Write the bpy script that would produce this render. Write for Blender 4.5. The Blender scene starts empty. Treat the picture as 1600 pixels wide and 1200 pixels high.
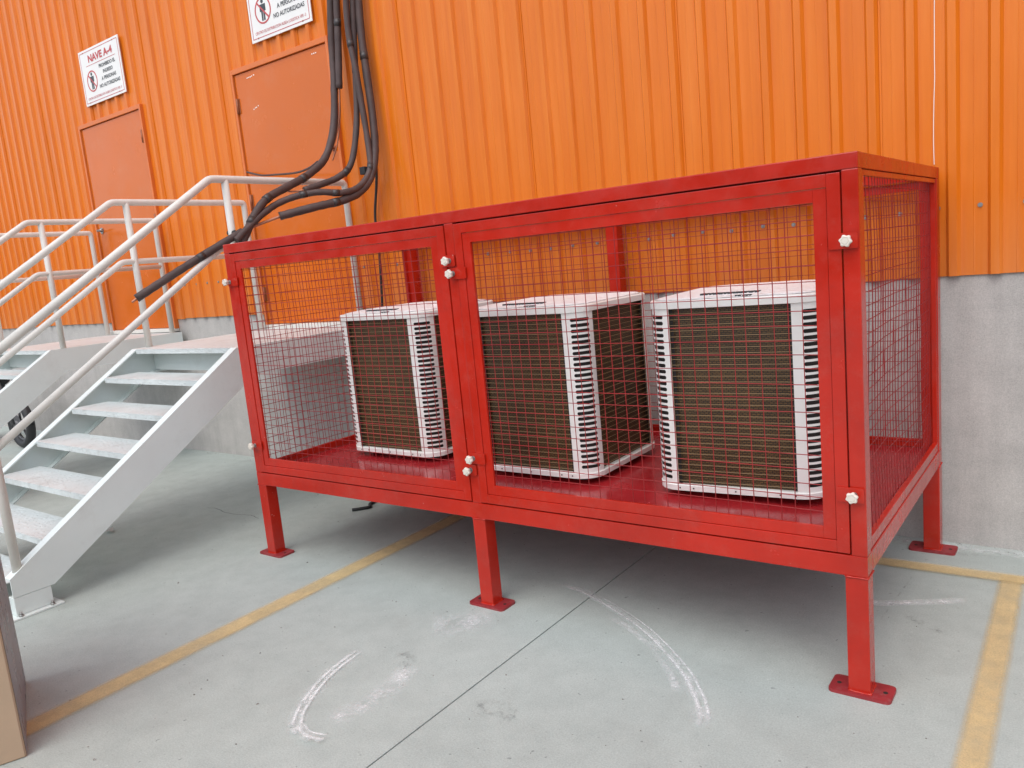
import bpy, bmesh, math, random
from mathutils import Vector, Matrix

random.seed(7)
R = math.radians
scene = bpy.context.scene
col = scene.collection

# ------------------------------------------------------------------ camera
cam_d = bpy.data.cameras.new('camera')
cam = bpy.data.objects.new('camera', cam_d)
col.objects.link(cam)
cam_d.sensor_width = 36.0
cam_d.lens = 36.0 * 1235.1 / 1600.0
cam_d.clip_start = 0.05
cam_d.clip_end = 2000
pan, tilt, roll = -0.6512, -0.1569, -0.0949
F = Vector((math.sin(pan)*math.cos(tilt), math.cos(pan)*math.cos(tilt), math.sin(tilt)))
RX = Vector((math.cos(pan), -math.sin(pan), 0))
UP = RX.cross(F)
R2 = RX*math.cos(roll) + UP*math.sin(roll)
U2 = -RX*math.sin(roll) + UP*math.cos(roll)
cam.matrix_world = Matrix(((R2.x, U2.x, -F.x, 4.0891), (R2.y, U2.y, -F.y, -2.7431), (R2.z, U2.z, -F.z, 1.6468), (0, 0, 0, 1)))
scene.camera = cam

# ------------------------------------------------------------------ sky, sun, exposure (bright overcast)
SUN_AZ, SUN_EL = R(170), R(56)
world = bpy.data.worlds.new('World')
scene.world = world
world.use_nodes = True
wn = world.node_tree.nodes
sky = wn.new('ShaderNodeTexSky')
sky.sky_type = 'NISHITA'
sky.sun_disc = False
sky.sun_elevation = SUN_EL
sky.sun_rotation = SUN_AZ
sky.air_density = 1.0
sky.dust_density = 1.5
sky.ozone_density = 1.0
hs = wn.new('ShaderNodeHueSaturation')          # cloud cover: the blue is washed out of the sky
hs.inputs['Saturation'].default_value = 0.5
world.node_tree.links.new(sky.outputs[0], hs.inputs['Color'])
world.node_tree.links.new(hs.outputs[0], wn['Background'].inputs[0])
wn['Background'].inputs[1].default_value = 0.15

sun_d = bpy.data.lights.new('sun', 'SUN')
sun_d.energy = 0.9
sun_d.angle = R(60)
sun_d.color = (1.0, 0.98, 0.95)
sun = bpy.data.objects.new('sun', sun_d)
col.objects.link(sun)
sdir = Vector((math.sin(SUN_AZ)*math.cos(SUN_EL), math.cos(SUN_AZ)*math.cos(SUN_EL), math.sin(SUN_EL)))
sun.rotation_euler = sdir.to_track_quat('Z', 'Y').to_euler()
sun.location = (-6, -8, 12)

vs = scene.view_settings
vs.view_transform = 'Standard'
vs.look = 'None'
vs.exposure = 0.77
vs.gamma = 1.0
vs.use_curve_mapping = False

# ------------------------------------------------------------------ dimensions (metres)
L, D, H = 3.4535, 1.548, 1.88          # cage
RB, RT = 0.4456, 0.5225                # lower rail of the cage
MX = 1.685                             # middle leg
LEG = 0.075
W = 1.64                               # wall plane
ZC = 1.362                             # underside of the cladding

# ------------------------------------------------------------------ materials
def new_mat(name):
    m = bpy.data.materials.new(name)
    m.use_nodes = True
    nt = m.node_tree
    return m, nt, nt.nodes['Principled BSDF']

def nd(nt, t, **kw):
    n = nt.nodes.new(t)
    for k, v in kw.items():
        if k.startswith('i_'):
            n.inputs[k[2:].replace('_', ' ')].default_value = v
        else:
            setattr(n, k, v)
    return n

def obj_coord(nt, scale=(1, 1, 1), kind='Object'):
    tc = nd(nt, 'ShaderNodeTexCoord')
    mp = nd(nt, 'ShaderNodeMapping')
    mp.inputs['Scale'].default_value = scale
    nt.links.new(tc.outputs[kind], mp.inputs[0])
    return mp.outputs[0]

def noise(nt, vec, scale, detail=4, rough=0.6):
    n = nd(nt, 'ShaderNodeTexNoise')
    n.inputs['Scale'].default_value = scale
    n.inputs['Detail'].default_value = detail
    n.inputs['Roughness'].default_value = rough
    nt.links.new(vec, n.inputs['Vector'])
    return n.outputs['Fac']

def ramp(nt, fac, stops):
    r = nd(nt, 'ShaderNodeValToRGB')
    el = r.color_ramp.elements
    while len(el) < len(stops):
        el.new(0.5)
    for e, (p, c) in zip(el, stops):
        e.position = p
        e.color = c if len(c) == 4 else (*c, 1)
    nt.links.new(fac, r.inputs[0])
    return r.outputs[0]

def g(v):
    return (v, v, v, 1)

def mixc(nt, fac, a, b, mode='MIX'):
    m = nd(nt, 'ShaderNodeMix', data_type='RGBA', blend_type=mode)
    for s, v in ((0, fac), (6, a), (7, b)):
        if hasattr(v, 'is_output'):
            nt.links.new(v, m.inputs[s])
        else:
            m.inputs[s].default_value = v if not isinstance(v, tuple) or len(v) == 4 else (*v, 1)
    return m.outputs[2]

def bump(nt, h, bs, strength=0.2, dist=0.002):
    b = nd(nt, 'ShaderNodeBump')
    b.inputs['Strength'].default_value = strength
    b.inputs['Distance'].default_value = dist
    nt.links.new(h, b.inputs['Height'])
    nt.links.new(b.outputs[0], bs.inputs['Normal'])

def paint(name, c, rough=0.4, var=0.12, scale=3.0, stretch=(1, 1, 1), bumps=0.08, bscale=60, dirt=None, dirt_amt=0.4, spec=0.5, coords='Object', wave=0.0, chips=None):
    m, nt, bs = new_mat(name)
    v = obj_coord(nt, stretch, coords)
    f = noise(nt, v, scale, 5, 0.6)
    lo = tuple(x*(1-var) for x in c)
    hi = tuple(min(1, x*(1+var)) for x in c)
    cc = ramp(nt, f, [(0.3, lo), (0.7, hi)])
    if dirt:
        d = noise(nt, v, scale*2.7, 8, 0.75)
        dm = ramp(nt, d, [(0.52, g(0)), (0.75, g(dirt_amt))])
        cc = mixc(nt, dm, cc, dirt)
    if chips:
        ch = ramp(nt, noise(nt, v, 34, 5, 0.6), [(0.71, g(0)), (0.74, g(0.8))])
        cc = mixc(nt, ch, cc, chips)
        du = ramp(nt, noise(nt, v, 7, 8, 0.8), [(0.5, g(0)), (0.8, g(0.3))])
        cc = mixc(nt, du, cc, (0.40, 0.10, 0.075, 1))
    nt.links.new(cc, bs.inputs['Base Color'])
    r = ramp(nt, noise(nt, v, scale*4, 4), [(0.3, g(max(0.05, rough-0.07))), (0.7, g(min(1, rough+0.09)))])
    nt.links.new(r, bs.inputs['Roughness'])
    bs.inputs['Specular IOR Level'].default_value = spec
    if bumps:
        h = noise(nt, v, bscale, 3)
        if wave:
            a_ = nd(nt, 'ShaderNodeMath', operation='MULTIPLY_ADD')
            a_.inputs[1].default_value = wave
            nt.links.new(noise(nt, v, 5.0, 2), a_.inputs[0])
            nt.links.new(h, a_.inputs[2])
            h = a_.outputs[0]
        bump(nt, h, bs, bumps, 0.002)
    return m

MAT = {}
MAT['red'] = paint('red_enamel', (0.455, 0.0165, 0.006), 0.19, 0.17, 2.2, bumps=0.16, bscale=34, dirt=(0.33, 0.022, 0.014, 1), dirt_amt=0.65, spec=0.5, wave=9.0, chips=(0.50, 0.22, 0.18, 1))
MAT['red_dusty'] = paint('dusty_red_paint', (0.27, 0.022, 0.026), 0.55, 0.2, 9, dirt=(0.30, 0.16, 0.15, 1), dirt_amt=0.5)
MAT['red_wire'] = paint('red_wire_paint', (0.29, 0.012, 0.012), 0.36, 0.2, 9, bumps=0)
MAT['red_floor'] = paint('red_floor_paint', (0.36, 0.018, 0.022), 0.2, 0.15, 3, dirt=(0.36, 0.09, 0.09, 1), dirt_amt=0.45, wave=5.0)
MAT['knob'] = paint('white_plastic', (0.70, 0.63, 0.54), 0.35, 0.06, 20, bumps=0)
MAT['steel'] = paint('dull_steel', (0.38, 0.38, 0.37), 0.35, 0.15, 20, bumps=0)
MAT['steel'].node_tree.nodes['Principled BSDF'].inputs['Metallic'].default_value = 0.9
MAT['stair'] = paint('pale_grey_paint', (0.71, 0.765, 0.735), 0.42, 0.05, 1.6, dirt=(0.50, 0.50, 0.46, 1), dirt_amt=0.3)
MAT['rail'] = paint('cream_pipe_paint', (0.68, 0.645, 0.585), 0.4, 0.05, 4, dirt=(0.45, 0.42, 0.38, 1), dirt_amt=0.35)
MAT['door'] = paint('orange_door_paint', (0.60, 0.125, 0.007), 0.2, 0.05, 1.2, spec=0.4, bumps=0.05, bscale=8, dirt=(0.60, 0.20, 0.08, 1), dirt_amt=0.3)
MAT['door_frame'] = paint('orange_frame_paint', (0.66, 0.16, 0.03), 0.4, 0.08, 3)
MAT['hinge'] = paint('brown_hinge', (0.30, 0.085, 0.03), 0.5, 0.2, 20)
MAT['foam'] = paint('dark_pipe_foam', (0.070, 0.042, 0.037), 0.6, 0.25, 12, bumps=0.25, bscale=160)
MAT['copper'] = paint('dull_copper', (0.46, 0.20, 0.12), 0.42, 0.2, 18, bumps=0)
MAT['copper'].node_tree.nodes['Principled BSDF'].inputs['Metallic'].default_value = 0.55
MAT['black'] = paint('black_rubber', (0.02, 0.02, 0.021), 0.55, 0.2, 12, bumps=0.1)
MAT['ac_white'] = paint('white_sheet_metal', (0.80, 0.785, 0.74), 0.4, 0.04, 4, dirt=(0.55, 0.50, 0.45, 1), dirt_amt=0.25)
MAT['ac_dark'] = paint('dark_shade_and_screws', (0.02, 0.016, 0.013), 0.7, 0.2, 8)  # near-black: painted shade in the slots, also bolt holes and screws
MAT['wire'] = paint('tan_guard_wire', (0.30, 0.20, 0.095), 0.45, 0.1, 8, bumps=0)
MAT['card'] = paint('brown_cardboard', (0.42, 0.29, 0.19), 0.75, 0.08, 4, bumps=0.15, bscale=90)
MAT['sign_white'] = paint('sign_white', (0.80, 0.77, 0.73), 0.4, 0.03, 4, bumps=0)
MAT['sign_red'] = paint('sign_red', (0.52, 0.07, 0.07), 0.45, 0.05, 4, bumps=0)
MAT['sign_dark'] = paint('sign_dark', (0.045, 0.05, 0.055), 0.45, 0.05, 4, bumps=0)
MAT['scratch'] = paint('white_scratch', (0.85, 0.78, 0.70), 0.6, 0.05, 4, bumps=0)
MAT['paper'] = paint('white_paper', (0.8, 0.8, 0.78), 0.7, 0.03, 30, bumps=0)
MAT['grey_side'] = paint('pale_blue_grey', (0.66, 0.68, 0.72), 0.3, 0.05, 2, bumps=0.05, bscale=9)
MAT['far_wall'] = paint('dull_grey_wall', (0.16, 0.15, 0.14), 0.7, 0.1, 0.3)
MAT['far_roof'] = paint('dull_roof', (0.09, 0.09, 0.09), 0.7, 0.1, 0.3)
MAT['tape'] = paint('dark_grey_tape', (0.045, 0.034, 0.032), 0.4, 0.1, 8, bumps=0)
MAT['grit'] = paint('grey_grit', (0.20, 0.19, 0.17), 0.8, 0.5, 60, bumps=0)
MAT['alloy'] = paint('grey_alloy', (0.10, 0.10, 0.105), 0.4, 0.1, 12, bumps=0)

def film_mat():
    m, nt, bs = new_mat('white_plastic_film')
    v = obj_coord(nt)
    bs.inputs['Base Color'].default_value = (0.90, 0.89, 0.88, 1)
    bs.inputs['Roughness'].default_value = 0.34
    v2 = obj_coord(nt, (2.0, 9.0, 4.0))
    n = noise(nt, v2, 5, 5, 0.6)
    bump(nt, n, bs, 1.0, 0.03)
    return m
MAT['film'] = film_mat()

def cladding_mat():
    m, nt, bs = new_mat('orange_cladding')
    v = obj_coord(nt, (5.0, 5.0, 0.22))
    streak = noise(nt, v, 3.0, 6, 0.65)
    c = ramp(nt, streak, [(0.25, (0.655, 0.142, 0.003)), (0.52, (0.725, 0.172, 0.005)), (0.8, (0.77, 0.215, 0.022))])
    v1 = obj_coord(nt)
    blot = ramp(nt, noise(nt, v1, 0.9, 5), [(0.35, g(0.94)), (0.7, g(1.0))])
    c = mixc(nt, 1.0, c, blot, 'MULTIPLY')
    # dust kicked up along the lowest half metre of the sheets
    sx = nd(nt, 'ShaderNodeSeparateXYZ')
    nt.links.new(v1, sx.inputs[0])
    mr = nd(nt, 'ShaderNodeMapRange')
    mr.inputs[1].default_value = 1.36
    mr.inputs[2].default_value = 1.75
    mr.inputs[3].default_value = 0.32
    mr.inputs[4].default_value = 0.0
    nt.links.new(sx.outputs[2], mr.inputs[0])
    mm = nd(nt, 'ShaderNodeMath', operation='MULTIPLY')
    nt.links.new(mr.outputs[0], mm.inputs[0])
    nt.links.new(ramp(nt, noise(nt, v, 4, 6, 0.7), [(0.3, g(0.3)), (0.65, g(1))]), mm.inputs[1])
    c = mixc(nt, mm.outputs[0], c, (0.60, 0.26, 0.12, 1))
    nt.links.new(c, bs.inputs['Base Color'])
    bs.inputs['Specular IOR Level'].default_value = 0.42
    r = ramp(nt, noise(nt, v, 2.0, 4), [(0.3, g(0.30)), (0.7, g(0.42))])
    nt.links.new(r, bs.inputs['Roughness'])
    bump(nt, noise(nt, obj_coord(nt, (2.6, 2.6, 0.5)), 1.8, 3), bs, 0.45, 0.025)
    return m
MAT['clad'] = cladding_mat()

def concrete_mat(name, base, tint_dark, bl=0.7, streak=False, broom=False, stain=0.28, grit=1.0):
    m, nt, bs = new_mat(name)
    v = obj_coord(nt)
    a = noise(nt, v, bl, 5, 0.6)
    c = ramp(nt, a, [(0.3, tuple(x*0.93 for x in base)), (0.7, tuple(x*1.05 for x in base))])
    b = ramp(nt, noise(nt, v, 6.5, 6, 0.7), [(0.3, g(0.90)), (0.62, g(1.03))])
    c = mixc(nt, 1.0, c, b, 'MULTIPLY')
    f = ramp(nt, noise(nt, v, 170, 3, 0.7), [(0.3, g(0.78)), (0.65, g(1.09))])
    c = mixc(nt, 1.0, c, f, 'MULTIPLY')
    # soft stains
    st = ramp(nt, noise(nt, v, 1.9, 8, 0.68), [(0.55, g(0)), (0.72, g(stain))])
    c = mixc(nt, st, c, tint_dark)
    # small dark flecks
    fl = ramp(nt, noise(nt, v, 26, 2, 0.5), [(0.715, g(0)), (0.74, g(0.6*grit))])
    c = mixc(nt, fl, c, tuple(x*0.35 for x in base) + (1,))
    fl2 = ramp(nt, noise(nt, v, 85, 2, 0.5), [(0.66, g(0)), (0.70, g(0.45*grit))])
    c = mixc(nt, fl2, c, tuple(x*0.5 for x in base) + (1,))
    # pale chips
    ch = ramp(nt, noise(nt, v, 17, 4, 0.6), [(0.70, g(0)), (0.76, g(0.5*grit))])
    c = mixc(nt, ch, c, tuple(min(1, x*1.5) for x in base) + (1,))
    if streak:
        s = ramp(nt, noise(nt, obj_coord(nt, (6, 6, 0.5)), 2.0, 6, 0.7), [(0.4, g(1.0)), (0.75, g(0.86))])
        c = mixc(nt, 1.0, c, s, 'MULTIPLY')
        h = ramp(nt, noise(nt, obj_coord(nt, (0.6, 0.6, 5)), 1.6, 4, 0.6), [(0.4, g(1.0)), (0.7, g(0.92))])
        c = mixc(nt, 1.0, c, h, 'MULTIPLY')
    nt.links.new(c, bs.inputs['Base Color'])
    r = ramp(nt, b, [(0.85, g(0.78)), (1.0, g(0.62))])
    nt.links.new(r, bs.inputs['Roughness'])
    bs.inputs['Specular IOR Level'].default_value = 0.4
    hgt = noise(nt, v, 190, 4, 0.7)
    if broom:
        br = noise(nt, obj_coord(nt, (6, 260, 1)), 1.0, 3, 0.6)
        mm = nd(nt, 'ShaderNodeMath', operation='ADD')
        nt.links.new(hgt, mm.inputs[0])
        nt.links.new(br, mm.inputs[1])
        hgt = mm.outputs[0]
    bump(nt, hgt, bs, 0.3, 0.002)
    return m
MAT['floor'] = concrete_mat('yard_concrete', (0.416, 0.462, 0.428), (0.32, 0.33, 0.30, 1), 0.7, broom=True)
MAT['added_asphalt'] = concrete_mat('added_yard_asphalt', (0.065, 0.065, 0.066), (0.04, 0.04, 0.04, 1), 0.3)  # dark ground beyond the slabs, out of view, added to darken reflections
MAT['plinth'] = concrete_mat('plinth_concrete', (0.52, 0.49, 0.455), (0.42, 0.39, 0.36, 1), 1.1, streak=True, stain=0.35, grit=0.25)

def decal_mat(name, c, stops, scale, stretch=(1, 1, 1), detail=8, rough=0.7, second=None):
    m, nt, bs = new_mat(name)
    v = obj_coord(nt, stretch)
    cc = ramp(nt, noise(nt, v, 9, 5), [(0.3, tuple(x*0.88 for x in c)), (0.7, tuple(min(1, x*1.08) for x in c))])
    nt.links.new(cc, bs.inputs['Base Color'])
    bs.inputs['Roughness'].default_value = rough
    a = ramp(nt, noise(nt, v, scale, detail, 0.72), stops)
    if second:
        b = ramp(nt, noise(nt, obj_coord(nt), second[0], 4, 0.6), second[1])
        a = mixc(nt, 1.0, a, b, 'MULTIPLY')
    at = nd(nt, 'ShaderNodeAttribute', attribute_name='edge')
    mm = nd(nt, 'ShaderNodeMath', operation='MULTIPLY')
    nt.links.new(a, mm.inputs[0])
    nt.links.new(at.outputs['Fac'], mm.inputs[1])
    nt.links.new(mm.outputs[0], bs.inputs['Alpha'])
    return m
MAT['yellow'] = decal_mat('worn_yellow_paint', (0.70, 0.52, 0.25), [(0.30, g(0.55)), (0.60, g(0.84))], 5, second=(190, [(0.3, g(0.7)), (0.6, g(1))]))
MAT['scuff'] = decal_mat('chalky_scuff', (0.86, 0.87, 0.86), [(0.34, g(0.1)), (0.56, g(1.0))], 30, second=(150, [(0.35, g(0.35)), (0.6, g(1))]))
MAT['smear'] = decal_mat('chalky_smear', (0.86, 0.87, 0.86), [(0.38, g(0.0)), (0.60, g(0.9))], 11, second=(120, [(0.35, g(0.2)), (0.65, g(1))]))
MAT['oil'] = decal_mat('dark_smudge', (0.10, 0.10, 0.095), [(0.48, g(0.0)), (0.68, g(0.7))], 16, second=(110, [(0.4, g(0.2)), (0.6, g(1))]))
MAT['crack'] = decal_mat('hairline_crack', (0.07, 0.068, 0.065), [(0.25, g(0.35)), (0.5, g(0.85))], 20)

def coil_mat():
    m, nt, bs = new_mat('brown_coil_fins')
    tc = nd(nt, 'ShaderNodeTexCoord')
    sx = nd(nt, 'ShaderNodeSeparateXYZ')
    nt.links.new(tc.outputs['Object'], sx.inputs[0])
    ad = nd(nt, 'ShaderNodeMath', operation='ADD')
    nt.links.new(sx.outputs[0], ad.inputs[0])
    nt.links.new(sx.outputs[1], ad.inputs[1])
    cb = nd(nt, 'ShaderNodeCombineXYZ')
    nt.links.new(ad.outputs[0], cb.inputs[0])
    nt.links.new(sx.outputs[2], cb.inputs[1])
    bt = nd(nt, 'ShaderNodeTexBrick')
    bt.inputs['Scale'].default_value = 1.0
    bt.inputs['Brick Width'].default_value = 0.0185
    bt.inputs['Row Height'].default_value = 0.0082
    bt.inputs['Mortar Size'].default_value = 0.0026
    bt.inputs['Mortar Smooth'].default_value = 0.6
    bt.inputs['Color1'].default_value = (0.150, 0.082, 0.024, 1)
    bt.inputs['Color2'].default_value = (0.100, 0.055, 0.017, 1)
    bt.inputs['Mortar'].default_value = (0.022, 0.014, 0.008, 1)
    dn = nd(nt, 'ShaderNodeTexNoise')
    dn.inputs['Scale'].default_value = 70
    nt.links.new(tc.outputs['Object'], dn.inputs['Vector'])
    vm = nd(nt, 'ShaderNodeVectorMath', operation='MULTIPLY_ADD')
    vm.inputs[1].default_value = (0.010, 0.005, 0)
    nt.links.new(dn.outputs['Color'], vm.inputs[0])
    nt.links.new(cb.outputs[0], vm.inputs[2])
    nt.links.new(vm.outputs[0], bt.inputs['Vector'])
    n = ramp(nt, noise(nt, obj_coord(nt), 4, 4), [(0.3, g(0.75)), (0.7, g(1.15))])
    c = mixc(nt, 1.0, bt.outputs['Color'], n, 'MULTIPLY')
    nt.links.new(c, bs.inputs['Base Color'])
    bs.inputs['Roughness'].default_value = 0.5
    bump(nt, bt.outputs['Fac'], bs, -0.6, 0.004)
    return m
MAT['coil'] = coil_mat()

def tread_mat():
    m = paint('chequer_plate_paint', (0.60, 0.635, 0.62), 0.45, 0.06, 3, bumps=0, dirt=(0.36, 0.35, 0.32, 1), dirt_amt=0.6)
    nt = m.node_tree
    bs = nt.nodes['Principled BSDF']
    b = nd(nt, 'ShaderNodeTexVoronoi', feature='F1')
    b.inputs['Scale'].default_value = 38
    nt.links.new(obj_coord(nt, (0.6, 1.0, 1)), b.inputs['Vector'])
    h = ramp(nt, b.outputs['Distance'], [(0.25, g(1)), (0.45, g(0))])
    bump(nt, h, bs, 0.5, 0.004)
    return m
MAT['tread'] = tread_mat()

# ------------------------------------------------------------------ mesh helpers
class MB:
    """collects shapes into one bmesh"""
    def __init__(self):
        self.bm = bmesh.new()

    def box(self, x0, x1, y0, y1, z0, z1, bev=0.0, rot=None, pivot=None):
        r = bmesh.ops.create_cube(self.bm, size=1.0)
        vs_ = r['verts']
        for v in vs_:
            v.co = Vector(((x0+x1)/2 + v.co.x*(x1-x0), (y0+y1)/2 + v.co.y*(y1-y0), (z0+z1)/2 + v.co.z*(z1-z0)))
        if bev:
            es = list({e for v in vs_ for e in v.link_edges})
            rr = bmesh.ops.bevel(self.bm, geom=es, offset=bev, segments=2, profile=0.6, affect='EDGES')
            vs_ = list({v for f in rr['faces'] for v in f.verts} | {v for v in vs_ if v.is_valid})
        if rot is not None:
            bmesh.ops.rotate(self.bm, verts=vs_, cent=pivot or (0, 0, 0), matrix=rot)
        return vs_

    def prism(self, pts, axis, a, b, bev=0.0):
        """polygon pts in the plane across `axis` (0 x,1 y,2 z), swept from a to b"""
        def mk(p, t):
            if axis == 0: return (t, p[0], p[1])
            if axis == 1: return (p[0], t, p[1])
            return (p[0], p[1], t)
        v0 = [self.bm.verts.new(mk(p, a)) for p in pts]
        v1 = [self.bm.verts.new(mk(p, b)) for p in pts]
        fs = [self.bm.faces.new(v0[::-1]), self.bm.faces.new(v1)]
        n = len(pts)
        for i in range(n):
            fs.append(self.bm.faces.new((v0[i], v0[(i+1) % n], v1[(i+1) % n], v1[i])))
        if bev:
            es = list({e for f in fs for e in f.edges})
            bmesh.ops.bevel(self.bm, geom=es, offset=bev, segments=1, affect='EDGES')
        return v0 + v1

    def tube(self, pts, r, n=12, cap=True, radii=None):
        pts = [Vector(p) for p in pts]
        rings = []
        t_prev = None
        nrm = None
        for i, p in enumerate(pts):
            if i == 0: t = (pts[1]-p).normalized()
            elif i == len(pts)-1: t = (p-pts[i-1]).normalized()
            else: t = ((pts[i+1]-p).normalized() + (p-pts[i-1]).normalized()).normalized()
            if nrm is None:
                a = Vector((0, 0, 1)) if abs(t.z) < 0.9 else Vector((1, 0, 0))
                nrm = t.cross(a).normalized()
            else:
                nrm = (nrm - t*nrm.dot(t)).normalized()
            bn = t.cross(nrm)
            k = 1.0
            if 0 < i < len(pts)-1:
                c = (pts[i+1]-p).normalized().dot((p-pts[i-1]).normalized())
                k = 1.0/max(0.6, math.sqrt((1+c)/2))
            rr = radii[i] if radii else r
            rings.append([self.bm.verts.new(p + (nrm*math.cos(2*math.pi*j/n) + bn*math.sin(2*math.pi*j/n))*rr*k) for j in range(n)])
        for a, b in zip(rings, rings[1:]):
            for j in range(n):
                f = self.bm.faces.new((a[j], a[(j+1) % n], b[(j+1) % n], b[j]))
                f.smooth = n > 5
        if cap:
            self.bm.faces.new(rings[0][::-1])
            self.bm.faces.new(rings[-1])

    def disc(self, c, axis, r, h, n=16, bev=0):
        c = Vector(c)
        ax = Vector(axis).normalized()
        self.tube([c, c+ax*h], r, n)

    def poly(self, pts):
        return self.bm.faces.new([self.bm.verts.new(p) for p in pts])

    def mesh(self, name, smooth=None):
        bmesh.ops.recalc_face_normals(self.bm, faces=self.bm.faces[:])
        me = bpy.data.meshes.new(name)
        self.bm.to_mesh(me)
        self.bm.free()
        return me

def fillet(pts, rad, n=5):
    pts = [Vector(p) for p in pts]
    out = [pts[0]]
    for i in range(1, len(pts)-1):
        a, p, b = pts[i-1], pts[i], pts[i+1]
        d1, d2 = (a-p), (b-p)
        r_ = min(rad, d1.length*0.45, d2.length*0.45)
        s, e = p + d1.normalized()*r_, p + d2.normalized()*r_
        for k in range(n+1):
            t = k/n
            out.append(s*(1-t)**2 + p*2*t*(1-t) + e*t*t)
    out.append(pts[-1])
    return out

def spline(pts, n=8):
    pts = [Vector(p) for p in pts]
    P = [pts[0]*2-pts[1]] + pts + [pts[-1]*2-pts[-2]]
    out = []
    for i in range(1, len(P)-2):
        p0, p1, p2, p3 = P[i-1:i+3]
        for k in range(n):
            t = k/n
            out.append(0.5*((2*p1) + (p2-p0)*t + (2*p0-5*p1+4*p2-p3)*t*t + (3*p1-p0-3*p2+p3)*t**3))
    out.append(pts[-1])
    return out

def thing(name, label, cat, loc=(0, 0, 0), rotz=0.0, group=None):
    o = bpy.data.objects.new(name, None)
    o.empty_display_size = 0.1
    col.objects.link(o)
    o.location = loc
    o.rotation_euler = (0, 0, rotz)
    tag(o, label, cat, group)
    return o

def tag(o, label=None, cat=None, group=None, kind=None):
    if label: o['label'] = label
    if cat: o['category'] = cat
    if group: o['group'] = group
    if kind: o['kind'] = kind
    return o

def part(name, me, mat, parent=None, kind=None, label=None, loc=None):
    """me: MB or mesh; a direct child of a thing built in world coordinates is shifted back by the thing's place"""
    if isinstance(me, MB):
        me = me.mesh(name)
    if mat and not me.materials:
        me.materials.append(MAT[mat] if isinstance(mat, str) else mat)
    o = bpy.data.objects.new(name, me)
    col.objects.link(o)
    if parent:
        o.parent = parent
        if loc is not None:
            o.location = loc
        elif parent.parent is None and parent.type == 'EMPTY':
            o.location = -parent.location
    elif loc is not None:
        o.location = loc
    if kind: o['kind'] = kind
    if label: o['label'] = label
    return o

def children_of(o):
    return [c for c in bpy.data.objects if c.parent == o]

def copy_tree(o, parent=None):
    c = o.copy()
    col.objects.link(c)
    if parent: c.parent = parent
    for ch in children_of(o):
        copy_tree(ch, c)
    return c

# ================================================================== GROUND
gb = MB()
gb.poly([(-150, -150, -0.03), (150, -150, -0.03), (150, 150, -0.03), (-150, 150, -0.03)])
ground = part('ground', gb, 'added_asphalt', kind='structure')
xs = [-25, -16, -7, 2.12, 11, 20]
ys = [-16, -10.4, -4.6, W+0.02]
gap = 0.0035
for i in range(len(xs)-1):
    for j in range(len(ys)-1):
        sb = MB()
        sb.box(xs[i]+gap, xs[i+1]-gap, ys[j]+gap, ys[j+1]-gap, -0.06, 0.0, 0.0025)
        part('concrete_slab', sb, 'floor', ground)

# ---- painted lines and marks: thin worn sheets lying on the slabs
def strip(name, pts, width, mat, z=0.004, soft=0.12, taper=False, n_cross=5, kind='structure', parent=None):
    """a strip along pts (x,y) with an 'edge' attribute that fades to 0 at its borders"""
    bm = bmesh.new()
    ed = bm.verts.layers.float.new('edge')
    P = [Vector((p[0], p[1], 0)) for p in pts]
    rows = []
    for i, p in enumerate(P):
        t = (P[min(i+1, len(P)-1)] - P[max(i-1, 0)]).normalized()
        nrm = Vector((-t.y, t.x, 0))
        row = []
        wd = width if not callable(width) else width(i/(len(P)-1))
        for k in range(n_cross):
            s = k/(n_cross-1)
            v = bm.verts.new(p + nrm*(s-0.5)*wd + Vector((0, 0, z)))
            e = 1.0 if soft == 0 else max(0.0, min(1.0, min(s, 1-s)/soft))
            if taper:
                u = i/(len(P)-1)
                e *= min(1.0, min(u, 1-u)/0.12)
            v[ed] = e
            row.append(v)
        rows.append(row)
    for a, b in zip(rows, rows[1:]):
        for k in range(n_cross-1):
            bm.faces.new((a[k], a[k+1], b[k+1], b[k]))
    bmesh.ops.recalc_face_normals(bm, faces=bm.faces[:])
    for f in bm.faces:
        if f.normal.z < 0: f.normal_flip()
    me = bpy.data.meshes.new(name)
    bm.to_mesh(me); bm.free()
    return part(name, me, mat, parent, kind=kind)

def lerp_pts(a, b, n):
    return [(a[0]+(b[0]-a[0])*i/(n-1), a[1]+(b[1]-a[1])*i/(n-1)) for i in range(n)]

strip('painted_line', lerp_pts((0.735, -3.4), (0.69, 1.30), 60), 0.16, 'yellow', soft=0.03)
strip('painted_line', lerp_pts((3.825, -3.2), (3.775, 1.30), 60), 0.115, 'yellow', soft=0.03)
strip('painted_line', lerp_pts((2.5, 1.225), (5.6, 1.30), 40), 0.125, 'yellow', z=0.008, soft=0.03)
def offset_path(pts, d):
    P = [Vector((p[0], p[1], 0)) for p in pts]
    out = []
    for i, p in enumerate(P):
        t = (P[min(i+1, len(P)-1)] - P[max(i-1, 0)]).normalized()
        out.append((p.x - t.y*d, p.y + t.x*d))
    return out
def tyre_arc(pts, wide, tracks, z=0.004):
    sp = spline(pts, 10)
    strip('tyre_scuff', sp, wide, 'smear', soft=0.5, taper=True, z=z)
    for q, (d, wd) in enumerate(tracks):
        strip('tyre_scuff', offset_path(sp, d), wd, 'scuff', soft=0.45, taper=True, z=z+0.003*(q+1))
tyre_arc([(1.48, -0.60, 0), (1.50, -0.75, 0), (1.54, -0.885, 0), (1.627, -1.047, 0), (1.70, -1.13, 0), (1.755, -1.16, 0)], 0.10, [(-0.013, 0.022), (0.017, 0.017)])
tyre_arc([(1.715, -1.14, 0), (1.80, -1.165, 0), (1.88, -1.150, 0)], 0.06, [(0.0, 0.018), (0.022, 0.012)], z=0.014)
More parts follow.
